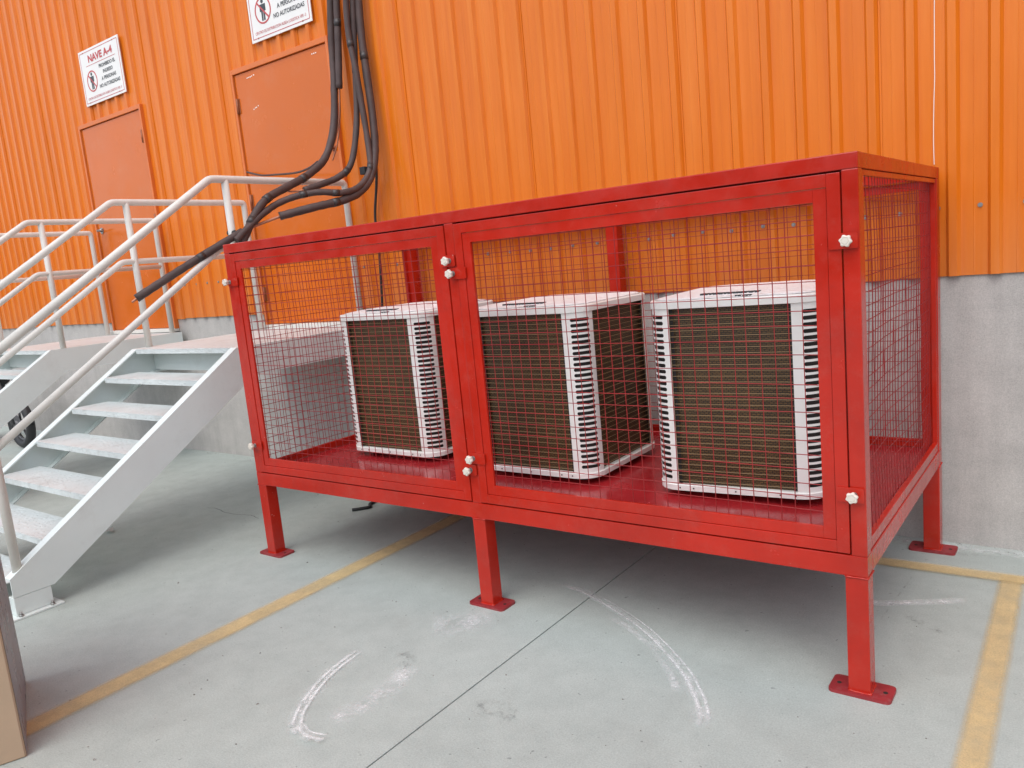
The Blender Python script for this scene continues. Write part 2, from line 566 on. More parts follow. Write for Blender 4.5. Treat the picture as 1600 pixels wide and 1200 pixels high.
tyre_arc([(1.90, 0.36, 0), (2.105, 0.314, 0), (2.48, 0.126, 0), (2.764, -0.097, 0), (2.894, -0.239, 0), (2.97, -0.35, 0), (3.012, -0.45, 0)], lambda u: 0.05+0.06*u, [(-0.010, lambda u: 0.010+0.018*u), (0.020, lambda u: 0.002+0.020*u)])
strip('tyre_scuff', spline([(2.30, 0.16, 0), (2.50, 0.06, 0), (2.72, -0.12, 0), (2.86, -0.30, 0)], 10), 0.05, 'smear', soft=0.4, taper=True)
strip('dust_smear', spline([(1.78, -1.06, 0), (1.83, -0.92, 0), (1.83, -0.76, 0), (1.79, -0.58, 0)], 8), 0.15, 'smear', soft=0.5, taper=True)
strip('dust_smear', spline([(1.62, -0.30, 0), (1.72, -0.20, 0), (1.84, -0.08, 0)], 8), 0.26, 'smear', soft=0.5, taper=True)
strip('dust_smear', spline([(3.22, 0.73, 0), (3.38, 0.80, 0), (3.64, 0.95, 0)], 8), 0.07, 'scuff', soft=0.5, taper=True)
strip('dark_smudge', spline([(2.20, -0.72, 0), (2.30, -0.69, 0), (2.42, -0.70, 0)], 8), 0.14, 'oil', soft=0.5, taper=True)
strip('dark_smudge', spline([(3.44, 0.70, 0), (3.50, 0.66, 0), (3.60, 0.60, 0)], 8), 0.06, 'oil', soft=0.5, taper=True)
strip('dark_smudge', spline([(1.66, -0.52, 0), (1.72, -0.56, 0), (1.80, -0.62, 0)], 8), 0.10, 'oil', soft=0.5, taper=True)
strip('dust_smear', spline([(2.4, 1.585, 0), (3.3, 1.57, 0), (4.2, 1.58, 0), (5.4, 1.57, 0)], 12), 0.13, 'smear', soft=0.5, taper=True)
strip('dust_smear', spline([(-2.6, 1.55, 0), (-1.6, 1.53, 0), (-0.6, 1.56, 0), (0.2, 1.56, 0)], 12), 0.14, 'smear', soft=0.5, taper=True)
strip('dark_smudge', spline([(3.30, 1.50, 0), (3.50, 1.49, 0), (3.75, 1.50, 0)], 8), 0.05, 'oil', soft=0.5, taper=True)
rc = random.Random(2)
crk = [(-1.36+0.022*i, 0.425+0.018*math.sin(i*0.31)+rc.uniform(-.006, .006), 0) for i in range(33)]
strip('floor_crack', crk, 0.006, 'crack', soft=0.3, taper=True)
strip('floor_crack', lerp_pts((3.395, 1.20), (3.34, 0.35), 30), 0.012, 'oil', soft=0.5, taper=True)

# loose grit, thickest along the foot of the wall
rg = random.Random(77)
gm = MB()
for k in range(420):
    if k < 260:
        x, y = rg.uniform(-3.2, 5.2), W - abs(rg.gauss(0.02, 0.09)) - 0.008
    else:
        x, y = rg.uniform(-1.0, 4.6), rg.uniform(-1.9, 1.5)
    r_ = rg.uniform(0.0015, 0.0045) if k < 400 else rg.uniform(0.004, 0.007)
    a0 = rg.uniform(0, 6)
    vb = [gm.bm.verts.new((x+r_*rg.uniform(.7, 1.3)*math.cos(a0+i*1.571), y+r_*rg.uniform(.7, 1.3)*math.sin(a0+i*1.571), 0.0)) for i in range(4)]
    vt = gm.bm.verts.new((x, y, r_*rg.uniform(0.8, 1.3)))
    for i in range(4): gm.bm.faces.new((vb[i], vb[(i+1) % 4], vt))
o = part('grit', gm, 'grit', kind='stuff')
tag(o, 'loose grit scattered on the concrete along the foot of the wall', 'grit')
# ================================================================== WAREHOUSE
wh = thing('warehouse', 'orange ribbed metal warehouse wall with pale concrete plinth and two flat doors', 'building', (0, W, 0))
pb = MB()
pb.box(-16, 10, W, W+0.25, -0.05, ZC+0.12)
plinth = part('concrete_plinth', pb, 'plinth', wh)
bb = MB()
bb.box(-16, 10, W+0.10, W+0.25, ZC+0.12, 8.0)
part('wall_backing', bb, 'door_frame', wh)

DOORS = [(-1.895, -0.668, 1.262, 3.42), (-4.625, -3.395, 1.268, 3.43)]
seams = [-14.0, -12.93, -11.85, -10.77, -9.70, -8.62, -7.58, -6.54, -5.46, -4.35, -3.255, -2.11, -1.045, 0.029, 1.08, 2.125, 3.165, 4.205, 5.25, 6.3, 7.34, 8.4]
YP = W - 0.012          # pans
YR = W - 0.034          # rib crests
ZTOP = 8.0
random.seed(3)
for i in range(len(seams)-1):
    a, b = seams[i], seams[i+1]
    per = (b-a)/6.0
    prof = [(a+0.0185, YP)]
    for k in range(6):
        c = a + per*(k+1) - 0.012
        # a faint stiffener line in each pan, one trapezoid rib per period
        prof += [(c-per*0.52, YP), (c-per*0.50, YP-0.0014), (c-per*0.48, YP),
                 (c-0.031, YP), (c-0.017, YR), (c+0.017, YR), (c+0.031, YP)]
    # the lap: the last edge lips over the next sheet and casts the seam line
    prof += [(b+0.0200, YP-0.004), (b+0.0290, YP-0.005), (b+0.0295, YP-0.002)]
    xs_all = list(prof)
    for d in DOORS:
        for xd in d[:2]:
            for q in range(len(xs_all)-1):
                if xs_all[q][0] < xd < xs_all[q+1][0] - 1e-6:
                    t = (xd-xs_all[q][0])/(xs_all[q+1][0]-xs_all[q][0])
                    xs_all.insert(q+1, (xd, xs_all[q][1]*(1-t)+xs_all[q+1][1]*t))
                    break
    bm = bmesh.new()
    jz = random.uniform(-0.004, 0.004)
    for (x0, y0), (x1, y1) in zip(xs_all, xs_all[1:]):
        zb = ZC + jz
        xm = (x0+x1)/2
        for d in DOORS:
            if d[0] < xm < d[1]: zb = d[3] + 0.02
        vv = [bm.verts.new(c) for c in ((x0, y0, zb), (x1, y1, zb), (x1, y1, ZTOP), (x0, y0, ZTOP))]
        bm.faces.new(vv)
    bmesh.ops.remove_doubles(bm, verts=bm.verts[:], dist=1e-5)
    bmesh.ops.recalc_face_normals(bm, faces=bm.faces[:])
    bmesh.ops.solidify(bm, geom=bm.faces[:], thickness=0.0012)
    me = bpy.data.meshes.new('cladding_sheet')
    bm.to_mesh(me); bm.free()
    part('cladding_sheet', me, 'clad', wh)

# screws along the lowest girt, one per pan
sm = MB()
sm.tube([(0, 0, 0), (0, -0.004, 0)], 0.011, 10)
sm.tube([(0, -0.004, 0), (0, -0.010, 0)], 0.006, 6)
screw_me = sm.mesh('screw')
screw_me.materials.append(MAT['steel'])
random.seed(11)
for i in range(len(seams)-1):
    if seams[i] < -3.3 or seams[i] > 5: continue
    per = (seams[i+1]-seams[i])/6
    for k in range(6):
        x = seams[i] + per*(k+0.62) + random.uniform(-0.012, 0.012)
        if any(d[0]-0.03 < x < d[1]+0.03 for d in DOORS): continue
        part('screw', screw_me, None, wh, loc=(x, YP-W, 1.688+random.uniform(-0.006, 0.006)))
for x, z in ((-5.10, 4.27), (-4.56, 4.62), (-4.9, 4.1)):
    part('screw', screw_me, None, wh, loc=(x, YP-W, z))

# flat doors
def wall_door(d, hinge_right, lever):
    x0, x1, z0, z1 = d
    m = MB()
    m.box(x0+0.022, x1-0.022, W-0.030, W+0.01, z0+0.012, z1-0.030, 0.003)
    dr = part('door', m, 'door', wh)
    fr = MB()
    fr.box(x0-0.012, x0+0.016, W-0.046, W+0.03, z0, z1+0.016, 0.003)
    fr.box(x1-0.016, x1+0.012, W-0.046, W+0.03, z0, z1+0.016, 0.003)
    fr.box(x0+0.016, x1-0.016, W-0.046, W+0.03, z1-0.024, z1+0.016, 0.003)
    part('frame', fr, 'door_frame', dr)
    s = MB()
    s.box(x0-0.01, x1+0.01, W-0.085, W-0.001, z0-0.028, z0+0.008, 0.004)
    part('sill', s, 'rail', dr)
    hx = x1-0.030 if hinge_right else x0+0.030
    for hz in (z0+0.28, (z0+z1)/2, z1-0.28):
        h = MB()
        h.tube([(hx, W-0.042, hz-0.06), (hx, W-0.042, hz+0.06)], 0.011, 10)
        h.box(hx-0.022, hx+0.022, W-0.034, W-0.0295, hz-0.06, hz+0.06)
        part('hinge', h, 'hinge', dr)
    kx = x0+0.10 if hinge_right else x1-0.075
    h = MB()
    if lever:
        kz = z0 + 1.08
        h.tube([(kx, W-0.030, kz), (kx, W-0.040, kz)], 0.032, 16)
        h.tube([(kx, W-0.038, kz), (kx, W-0.085, kz)], 0.012, 10)
        h.tube(fillet([(kx, W-0.085, kz), (kx+0.11, W-0.085, kz+0.004)], 0.01), 0.010, 10)
        part('handle', h, 'steel', dr)
    else:
        kz = z0 + 1.36
        h.tube([(kx, W-0.030, kz), (kx, W-0.036, kz)], 0.022, 14)
        h.tube([(kx, W-0.036, kz), (kx, W-0.060, kz)], 0.010, 10)
        h.tube([(kx, W-0.060, kz), (kx, W-0.080, kz)], 0.02, 14)
        part('handle', h, 'hinge', dr)
    return dr

door2 = wall_door(DOORS[0], False, False)
door1 = wall_door(DOORS[1], True, True)
# torn remains of tape on the nearer door
random.seed(5)
for x, z, n in ((-1.70, 3.335, 5), (-0.86, 3.345, 3), (-1.67, 3.085, 4)):
    m = MB()
    for k in range(n):
        cx, cz = x+0.022*k+random.uniform(-.004, .004), z+0.004*k+random.uniform(-.006, .006)
        pts = [(cx+random.uniform(.004, .012)*math.cos(t), cz+random.uniform(.002, .007)*math.sin(t)) for t in [j*math.pi/3 for j in range(6)]]
        m.prism(pts, 1, W-0.0318, W-0.0300)
    part('tape_scrap', m, 'scratch', door2)
# pale scratches running down two ribs
def scratch(pts, w):
    m = MB()
    m.tube(pts, w, 5)
    part('scratch', m, 'scratch', wh)
random.seed(8)
scratch([(3.455+random.uniform(-.0022, .0022)-0.0016*i, YP-0.002, 4.2-0.1*i) for i in range(24)], 0.0019)
scratch([(3.680+random.uniform(-.0015, .0015), YP-0.001, 3.6-0.1*i) for i in range(14)], 0.0017)

# ================================================================== SIGNS
def text_mesh(body, width, height, offset=0.0):
    cu = bpy.data.curves.new('txt', 'FONT')
    cu.body = body
    cu.size = 1.0
    cu.align_x = 'CENTER'
    cu.align_y = 'CENTER'
    cu.offset = offset
    cu.resolution_u = 3
    ob = bpy.data.objects.new('txt', cu)
    col.objects.link(ob)
    dg = bpy.context.evaluated_depsgraph_get()
    me = bpy.data.meshes.new_from_object(ob.evaluated_get(dg))
    bpy.data.objects.remove(ob)
    bpy.data.curves.remove(cu)
    x0, x1 = min(v.co.x for v in me.vertices), max(v.co.x for v in me.vertices)
    y0, y1 = min(v.co.y for v in me.vertices), max(v.co.y for v in me.vertices)
    sx, sy = width/(x1-x0), height/(y1-y0)
    for v in me.vertices:       # into the x-z plane, facing -y
        v.co = Vector(((v.co.x-(x0+x1)/2)*sx, 0, (v.co.y-(y0+y1)/2)*sy))
    me.update()
    return me

def make_sign(label, cx, cz, w, h, heading):
    yb = YR - 0.004
    t = thing('wall_sign', label, 'sign', (cx, yb, cz-h/2), group='white prohibition signs above the doors')
    m = MB()
    m.box(-w/2, w/2, -0.008, 0, 0, h, 0.0015)
    board = part('board', m, 'sign_white', t, loc=(0, 0, 0))
    yf = -0.0095
    m = MB()
    i_, th = 0.022, 0.005
    for (a, b, c, d) in ((-w/2+i_, w/2-i_, h-i_-th, h-i_), (-w/2+i_, w/2-i_, i_, i_+th), (-w/2+i_, -w/2+i_+th, i_+th, h-i_-th), (w/2-i_-th, w/2-i_, i_+th, h-i_-th)):
        m.box(a, b, yf, -0.0078, c, d)
    part('border', m, 'sign_red', board)
    def put(body, u, v, tw, thh, mat, off):
        me = text_mesh(body, tw, thh, off)
        o = part('lettering', me, mat, board, loc=((u-0.5)*w, yf-0.0005, v*h))
    if heading:
        put(heading, 0.53, 0.815, 0.60*w, 0.135*h, 'sign_red', 0.035)
    m = MB()
    m.box(-0.34*w, 0.38*w, yf, -0.0078, 0.695*h, 0.703*h)
    part('border', m, 'sign_red', board)
    put('PROHIBIDO EL', 0.665, 0.615, 0.40*w, 0.066*h, 'sign_dark', 0.02)
    put('INGRESO', 0.665, 0.500, 0.235*w, 0.066*h, 'sign_dark', 0.02)
    put('A PERSONAS', 0.665, 0.385, 0.355*w, 0.066*h, 'sign_dark', 0.02)
    put('NO AUTORIZADAS', 0.665, 0.265, 0.50*w, 0.066*h, 'sign_dark', 0.02)
    put('CENTRO DE DISTRIBUCION ALBEA LOGISTICA VER -3', 0.5, 0.115, 0.84*w, 0.042*h, 'sign_red', 0.0)
    # pictogram: a standing figure in a struck-through ring
    px, pz, pr = (0.25-0.5)*w, 0.41*h, 0.102
    m = MB()
    m.prism([(px+0.016*math.cos(k*math.pi/6), pz+0.068+0.016*math.sin(k*math.pi/6)) for k in range(12)], 1, yf-0.0002, -0.0078)
    m.prism([(px-0.036, pz+0.046), (px+0.036, pz+0.046), (px+0.036, pz-0.008), (px+0.025, pz-0.008), (px+0.022, pz+0.025), (px+0.022, pz-0.078), (px+0.004, pz-0.078), (px+0.003, pz-0.012), (px-0.003, pz-0.012), (px-0.004, pz-0.078), (px-0.022, pz-0.078), (px-0.022, pz+0.025), (px-0.025, pz-0.008), (px-0.036, pz-0.008)], 1, yf-0.0002, -0.0078)
    part('figure', m, 'sign_dark', board)
    m = MB()
    n = 36
    for k in range(n):
        a0, a1 = 2*math.pi*k/n, 2*math.pi*(k+1)/n
        m.prism([(px+pr*math.cos(a0), pz+pr*math.sin(a0)), (px+pr*math.cos(a1), pz+pr*math.sin(a1)), (px+(pr-0.012)*math.cos(a1), pz+(pr-0.012)*math.sin(a1)), (px+(pr-0.012)*math.cos(a0), pz+(pr-0.012)*math.sin(a0))], 1, yf-0.0006, -0.0078)
    s_ = pr*0.70
    dw = 0.0045
    m.prism([(px-s_-dw, pz+s_-dw), (px-s_+dw, pz+s_+dw), (px+s_+dw, pz-s_+dw), (px+s_-dw, pz-s_-dw)], 1, yf-0.0012, -0.0078)
    part('ring', m, 'sign_red', board)
    for sx in (-0.38, 0.36):
        for sz in (0.045, 0.955):
            m = MB()
            m.tube([(sx*w, -0.008, sz*h), (sx*w, -0.011, sz*h)], 0.006, 8)
            part('rivet', m, 'hinge', board)
    return t

make_sign('white sign headed NAVE A-4 on the wall above the farther orange door', -3.975, 3.860, 0.80, 0.53, 'NAVE A-4')
make_sign('white no-entry sign cut by the top of the picture above the nearer orange door', -1.170, 3.838, 0.755, 0.53, None)

# ================================================================== STAIRS
def make_stairs(label):
    ox, oy = -1.205, -0.4
    t = thing('staircase', label, 'stairs', (ox, oy, 0), group='steel staircases to the warehouse doors')
    xr, xl = -0.53, -1.88
    ZL = 1.235
    y_edge = 0.335
    run, rise = 0.268, 0.1745
    sl = rise/run
    # channel stringers: sloped, then level under the landing
    def stringer(xo, inward):
        def zt(y): return 1.235 + (y-0.345)*sl
        yb, ye = -1.215, W-0.055
        dv = 0.235
        ylow = -1.215
        web = [(ylow, 0.115), (ylow, zt(ylow)+0.0), (0.345, 1.235), (ye, 1.235), (ye, 1.035), (0.455, 1.035), (-1.02+0.015, 0.115)]
        m = MB()
        th = 0.007*inward
        m.prism(web, 0, xo, xo+th)
        # flanges
        fw = 0.068*inward
        ft = 0.010
        def slab(p, q, s):
            m.prism([p, q, (q[0], q[1]+s), (p[0], p[1]+s)], 0, xo+th*1.0, xo+fw)
        slab((ylow, zt(ylow)-ft-0.0005), (0.345, 1.235-ft-0.0005), ft)
        slab((0.345, 1.2345-ft), (ye, 1.2345-ft), ft)
        slab((-1.00, 0.118), (0.455, 1.0355), ft)
        slab((0.455, 1.0355), (ye, 1.0355), ft)
        o = part('stringer', m, 'stair', t)
        ft_ = MB()
        ft_.prism([(-1.215, 0.012), (-1.215, 0.113), (-1.025, 0.113), (-1.025, 0.012)], 0, xo+0.001*inward, xo+0.068*inward, 0.002)
        part('foot', ft_, 'stair', o)
        pl = MB()
        pl.box(min(xo-0.035*inward, xo+0.10*inward), max(xo-0.035*inward, xo+0.10*inward), -1.255, -0.985, 0.0, 0.011, 0.003)
        part('base_plate', pl, 'stair', o)
        for by in (-1.20, -1.04):
            bo = MB()
            bo.tube([(xo-0.018*inward, by, 0.011), (xo-0.018*inward, by, 0.022)], 0.012, 6)
            bo.tube([(xo-0.018*inward, by, 0.022), (xo-0.018*inward, by, 0.034)], 0.006, 8)
            part('bolt', bo, 'steel', o)
    stringer(xr, -1)
    stringer(xl, 1)
    for k in range(1, 7):
        y0 = y_edge - run*k
        z = ZL - rise*k
        m = MB()
        m.box(xl+0.0685, xr-0.0685, y0, y0+0.262, z-0.006, z, 0.0015)
        m.box(xl+0.0685, xr-0.0685, y0+0.0002, y0+0.006, z-0.038, z-0.0062, 0.0012)
        m.box(xl+0.0685, xr-0.0685, y0+0.256, y0+0.2618, z-0.038, z-0.0062, 0.0012)
        part('tread', m, 'tread', t)
    m = MB()
    m.box(xl+0.069, xr-0.069, y_edge, W-0.06, ZL-0.007, ZL-0.0002, 0.0015)
    ld = part('landing', m, 'tread', t)
    m = MB()
    m.box(xl+0.0685, xr-0.0685, y_edge+0.0005, y_edge+0.007, ZL-0.036, ZL-0.0075, 0.0015)
    part('nosing', m, 'tread', ld)
    for yb_ in (0.50, W-0.14):
        m = MB()
        m.box(xl+0.01, xr-0.01, yb_, yb_+0.06, 1.05, ZL-0.0085)
        part('cross_beam', m, 'stair', ld)
    # pipe railings
    pr = 0.0245
    for x in (xr-0.034, xl+0.034):
        zrail, zmid = 2.335, 1.893
        ybend = 0.355
        yw = W-0.135
        def zr(y): return zrail + (y-ybend)*sl
        def zm(y): return zmid + (y-ybend)*sl
        ylo = -1.16
        m = MB()
        m.tube(fillet([(x, ylo, zr(ylo)), (x, ybend, zrail), (x, yw, zrail-0.004), (x, yw, 1.24)], 0.03, 3), pr, 14)
        hr = part('handrail', m, 'rail', t)
        m = MB()
        m.tube(fillet([(x, ylo, zm(ylo)), (x, ybend+0.01, zmid), (x, yw, zmid-0.004)], 0.03, 3), pr*0.88, 14)
        part('middle_rail', m, 'rail', t)
        for yp, zb in ((0.465, 1.236), (ylo, 0.235)):
            zt_ = zrail-0.004 if yp > ybend else zr(yp)
            m = MB()
            m.tube([(x, yp, zb), (x, yp, zt_)], pr, 14)
            part('post', m, 'rail', t)
    return t

st1 = make_stairs('pale grey steel staircase nearest the red cage')
st2 = copy_tree(st1)
st2['label'] = 'pale grey steel staircase farther left, leading to the door under the NAVE A-4 sign'
st2.location.x -= 2.73

# ================================================================== CAGE
cage = thing('equipment_cage', 'bright red steel cage on legs with wire mesh doors around three air conditioning units', 'cage', (0, 0, 0))
BV = 0.004
PW = 0.052
# legs with foot plates
for lx in (0.0, MX, L-LEG):
    for ly in (0.0, D-LEG):
        m = MB()
        m.box(lx, lx+LEG, ly, ly+LEG, 0.010, RB, BV)
        lg = part('leg', m, 'red', cage)
        m = MB()
        cx, cy = lx+LEG/2, ly+LEG/2
        vs_ = m.box(cx-0.105, cx+0.105, cy-0.058, cy+0.058, 0, 0.0115)
        es = [e for e in m.bm.edges if abs(e.verts[0].co.z-e.verts[1].co.z) > 0.005]
        bmesh.ops.bevel(m.bm, geom=es, offset=0.018, segments=4, profile=0.5, affect='EDGES')
        fp = part('foot_plate', m, 'red_dusty', lg)
        rw = random.Random(int(lx*100+ly*10))
        for zz in (0.0125, RB-0.001):
            m = MB()
            e_ = LEG+0.001
            loop = [(lx-0.001, ly-0.001), (lx+e_, ly-0.001), (lx+e_, ly+e_), (lx-0.001, ly+e_), (lx-0.001, ly-0.001)]
            pts = []
            for (p0, p1) in zip(loop, loop[1:]):
                for q in range(8):
                    pts.append((p0[0]+(p1[0]-p0[0])*q/8, p0[1]+(p1[1]-p0[1])*q/8, zz+rw.uniform(-.001, .001)))
            m.tube(pts, 0.003, 6, radii=[0.0032*rw.uniform(0.7, 1.35) for _ in pts])
            part('weld_bead', m, 'red', lg)
        for s in (-1, 1):
            m = MB()
            m.tube([(cx+s*0.078, cy, 0.0110), (cx+s*0.078, cy, 0.0123)], 0.008, 10)
            part('bolt_hole', m, 'ac_dark', lg)
# lower rails
for y in (0.0, D-LEG):
    m = MB(); m.box(0, L, y, y+LEG, RB, RT, BV); part('lower_rail', m, 'red', cage)
for x in (0.0, L-LEG):
    m = MB(); m.box(x+0.0005, x+LEG-0.0005, LEG, D-LEG, RB, RT, BV); part('lower_rail', m, 'red', cage)
m = MB(); m.box(MX, MX+0.05, LEG, D-LEG, RB+0.02, RT-0.004, BV); part('cross_rail', m, 'red', cage)
# posts
for px0, px1 in ((0.0, 0.048), (1.697, 1.749), (L-PW, L)):
    m = MB(); m.box(px0, px1, 0.001, PW, RT, 1.828, BV); part('post', m, 'red', cage)
for px0, px1 in ((0.0, LEG), (MX, MX+LEG), (L-LEG, L)):
    m = MB(); m.box(px0, px1, D-LEG, D-0.001, RT, 1.828, BV); part('post', m, 'red', cage)
# top rails
for y in (0.0, D-PW):
    m = MB(); m.box(0, L, y, y+PW, 1.828, H, BV); part('top_rail', m, 'red', cage)
for x in (0.0, L-PW):
    m = MB(); m.box(x+0.0005, x+PW-0.0005, PW, D-PW, 1.828, H-0.0005, BV); part('top_rail', m, 'red', cage)
# door stops behind the gaps
for xa, xb in ((0.048, 1.697), (1.749, L-PW)):
    for za, zb in ((RT, RT+0.030), (1.796, 1.828)):
        m = MB(); m.box(xa, xb, 0.0375, 0.0500, za, zb, 0.001); part('door_stop', m, 'red', cage)
# floor plate
m = MB(); m.box(LEG*0.5, L-LEG*0.5, LEG*0.6, D-LEG*0.6, RT-0.003, RT+0.0045, 0.001); part('floor_plate', m, 'red_floor', cage)

# welded wire mesh
def wires(u0, u1, v0, v1, place, pitch=0.0508, r=0.0017, seed=1, wob=0.0035):
    rnd = random.Random(seed)
    m = MB()
    def off(a, b, ph):
        return wob*(math.sin(a*7.3+ph)*0.6+math.sin(b*5.1+ph*1.7)*0.6)
    ph = rnd.uniform(0, 6)
    n = int((u1-u0)/pitch)
    u = u0 + ((u1-u0)-n*pitch)/2
    while u < u1:
        du = rnd.uniform(-0.0022, 0.0022); du2 = rnd.uniform(-0.003, 0.003)
        pts = []
        for k in range(13):
            v = v0 + (v1-v0)*k/12
            pts.append(place(u+du+du2*math.sin(v*4+u), v, off(u, v, ph)+r*0.9))
        m.tube(pts, r, 6, cap=False)
        u += pitch
    v = v0 + 0.012
    while v < v1:
        dv = rnd.uniform(-0.002, 0.002); dv2 = rnd.uniform(-0.003, 0.003)
        pts = []
        K = 16
        for k in range(K+1):
            u = u0 + (u1-u0)*k/K
            pts.append(place(u, v+dv+dv2*math.sin(u*3+v*9), off(u, v, ph)-r*0.9))
        m.tube(pts, r, 6, cap=False)
        v += pitch
    return m

# doors
def ring_frame(name, parent, x0, x1, z0, z1, w, y0, y1, bev=0.002):
    """four bars, mitre-free: stiles full height, rails between"""
    for (a, b, c, d) in ((x0, x0+w, z0, z1), (x1-w, x1, z0, z1), (x0+w, x1-w, z0, z0+w), (x0+w, x1-w, z1-w, z1)):
        m = MB(); m.box(a, b, y0, y1, c, d, bev); part(name, m, 'red', parent)

KN = None
def star_knob(x, y, z, rot):
    m = MB()
    n = 36
    def ring(yy, k):
        return [m.bm.verts.new((x+math.cos(2*math.pi*i/n+rot)*k*(0.0186+0.0022*math.cos(6*2*math.pi*i/n)), yy, z+math.sin(2*math.pi*i/n+rot)*k*(0.0186+0.0022*math.cos(6*2*math.pi*i/n)))) for i in range(n)]
    prof = [(y, 0.55), (y-0.005, 0.62), (y-0.010, 0.93), (y-0.014, 1.0), (y-0.022, 1.0), (y-0.026, 0.90), (y-0.0262, 0.62), (y-0.0245, 0.55)]
    rs = [ring(a, k) for a, k in prof]
    for a, b in zip(rs, rs[1:]):
        for i in range(n):
            f = m.bm.faces.new((a[i], a[(i+1) % n], b[(i+1) % n], b[i])); f.smooth = True
    m.bm.faces.new(rs[-1])
    m.bm.faces.new(rs[0][::-1])
    m.tube([(x, y-0.0240, z), (x, y-0.0275, z)], 0.0095, 14)
    return m

def cage_door(x0, x1, label, latches, seed):
    z0, z1 = 0.5290, 1.8215
    m = MB()
    w1 = 0.043
    m.box(x0, x0+w1, -0.003, 0.035, z0, z1, 0.002)
    dr = part('door', m, 'red', cage, label=label)
    for (a, b, c, d) in ((x1-w1, x1, z0, z1), (x0+w1, x1-w1, z0, z0+w1), (x0+w1, x1-w1, z1-w1, z1)):
        m = MB(); m.box(a, b, -0.003, 0.035, c, d, 0.002); part('frame_bar', m, 'red', dr)
    g_ = w1+0.0015
    w2 = 0.043
    ring_frame('mesh_holder', dr, x0+g_, x1-g_, z0+g_, z1-g_, w2, 0.001, 0.014, 0.0015)
    e = g_ + w2 - 0.015
    me = wires(x0+e, x1-e, z0+e, z1-e, lambda u, v, o: (u, 0.020+o, v), seed=seed)
    part('wire_mesh', me, 'red_wire', dr, kind='stuff')
    for (kx, kz, a, b) in latches:
        m = MB()
        vs_ = m.box(a, b, -0.0095, -0.0035, kz-0.026, kz+0.026)
        es = [e_ for e_ in m.bm.edges if abs(e_.verts[0].co.y-e_.verts[1].co.y) > 0.003]
        bmesh.ops.bevel(m.bm, geom=es, offset=0.006, segments=3, profile=0.5, affect='EDGES')
        part('latch_tab', m, 'red', dr)
        m = MB()
        m.tube([(kx, -0.0095, kz), (kx, -0.0215, kz)], 0.0055, 10)
        m.tube([(kx, -0.0095, kz), (kx, -0.0120, kz)], 0.0120, 14)
        part('bolt', m, 'steel', dr)
        part('clamp_knob', star_knob(kx, -0.0215, kz, random.uniform(0, 1)), 'knob', dr)

cage_door(0.0515, 1.6935, 'mesh door at the far end of the cage', [(0.031, 1.665, 0.014, 0.105), (0.043, 0.693, 0.014, 0.105), (1.717, 1.662, 1.668, 1.748), (1.714, 0.686, 1.668, 1.748)], 21)
cage_door(1.7525, 3.398, 'mesh door at the near end of the cage', [(3.420, 1.602, 3.360, 3.450), (3.418, 0.744, 3.360, 3.450), (1.732, 1.604, 1.716, 1.806), (1.737, 0.744, 1.716, 1.806)], 22)

# side and back mesh panels
def side_panel(xo, inward, seed):
    m = MB()
    w = 0.042
    y0, y1, z0, z1 = PW+0.003, D-LEG-0.003, RT+0.004, 1.825
    xa, xb = sorted((xo, xo+0.022*inward))
    m.box(xa, xb, y0, y0+w*0.75, z0, z1, 0.002)
    pn = part('side_panel', m, 'red', cage)
    for (a, b, c, d) in ((y1-w*0.4, y1, z0, z1), (y0+w*0.75, y1-w*0.4, z0, z0+w), (y0+w*0.75, y1-w*0.4, z1-0.018, z1)):
        m = MB(); m.box(xa, xb, a, b, c, d, 0.002); part('frame_bar', m, 'red', pn)
    me = wires(y0+0.012, y1-0.008, z0+0.02, z1-0.008, lambda u, v, o: (xo+inward*0.026+o*2.0, u, v), seed=seed, wob=0.005)
    part('wire_mesh', me, 'red_wire', pn, kind='stuff')
side_panel(L-0.004, -1, 31)
side_panel(0.004, 1, 32)
for k, (xa, xb) in enumerate(((LEG+0.003, MX-0.003), (MX+LEG+0.003, L-LEG-0.003))):
    m = MB(); m.box(xa, xb, D-0.030, D-0.008, RT+0.004, RT+0.044, 0.002)
    pn = part('back_panel', m, 'red', cage)
    m = MB(); m.box(xa, xb, D-0.030, D-0.008, 1.785, 1.825, 0.002); part('frame_bar', m, 'red', pn)
    me = wires(xa, xb, RT+0.02, 1.80, lambda u, v, o: (u, D-0.034+o*1.5, v), seed=40+k)
    part('wire_mesh', me, 'red_wire', pn, kind='stuff')

# ================================================================== AIR CONDITIONING UNITS
AS, AR = 0.724, 0.104        # side, corner radius
AZ0, AZ1 = 0.030, 0.812      # corner panels, above the base

def rrect(s, r, n=6, z=0.0):
    h = s/2
    pts = []
    for cx, cy, a0 in ((h-r, h-r, 0), (-h+r, h-r, 90), (-h+r, -h+r, 180), (h-r, -h+r, 270)):
        for k in range(n+1):
            a = R(a0+90*k/n)
            pts.append((cx+r*math.cos(a), cy+r*math.sin(a), z))
    return pts

def loft(m, rings, cap0=True, cap1=True, smooth=False):
    rs = [[m.bm.verts.new(p) for p in rg] for rg in rings]
    n = len(rs[0])
    for a, b in zip(rs, rs[1:]):
        for i in range(n):
            f = m.bm.faces.new((a[i], a[(i+1) % n], b[(i+1) % n], b[i])); f.smooth = smooth
    if cap0: m.bm.faces.new(rs[0][::-1])
    if cap1: m.bm.faces.new(rs[-1])

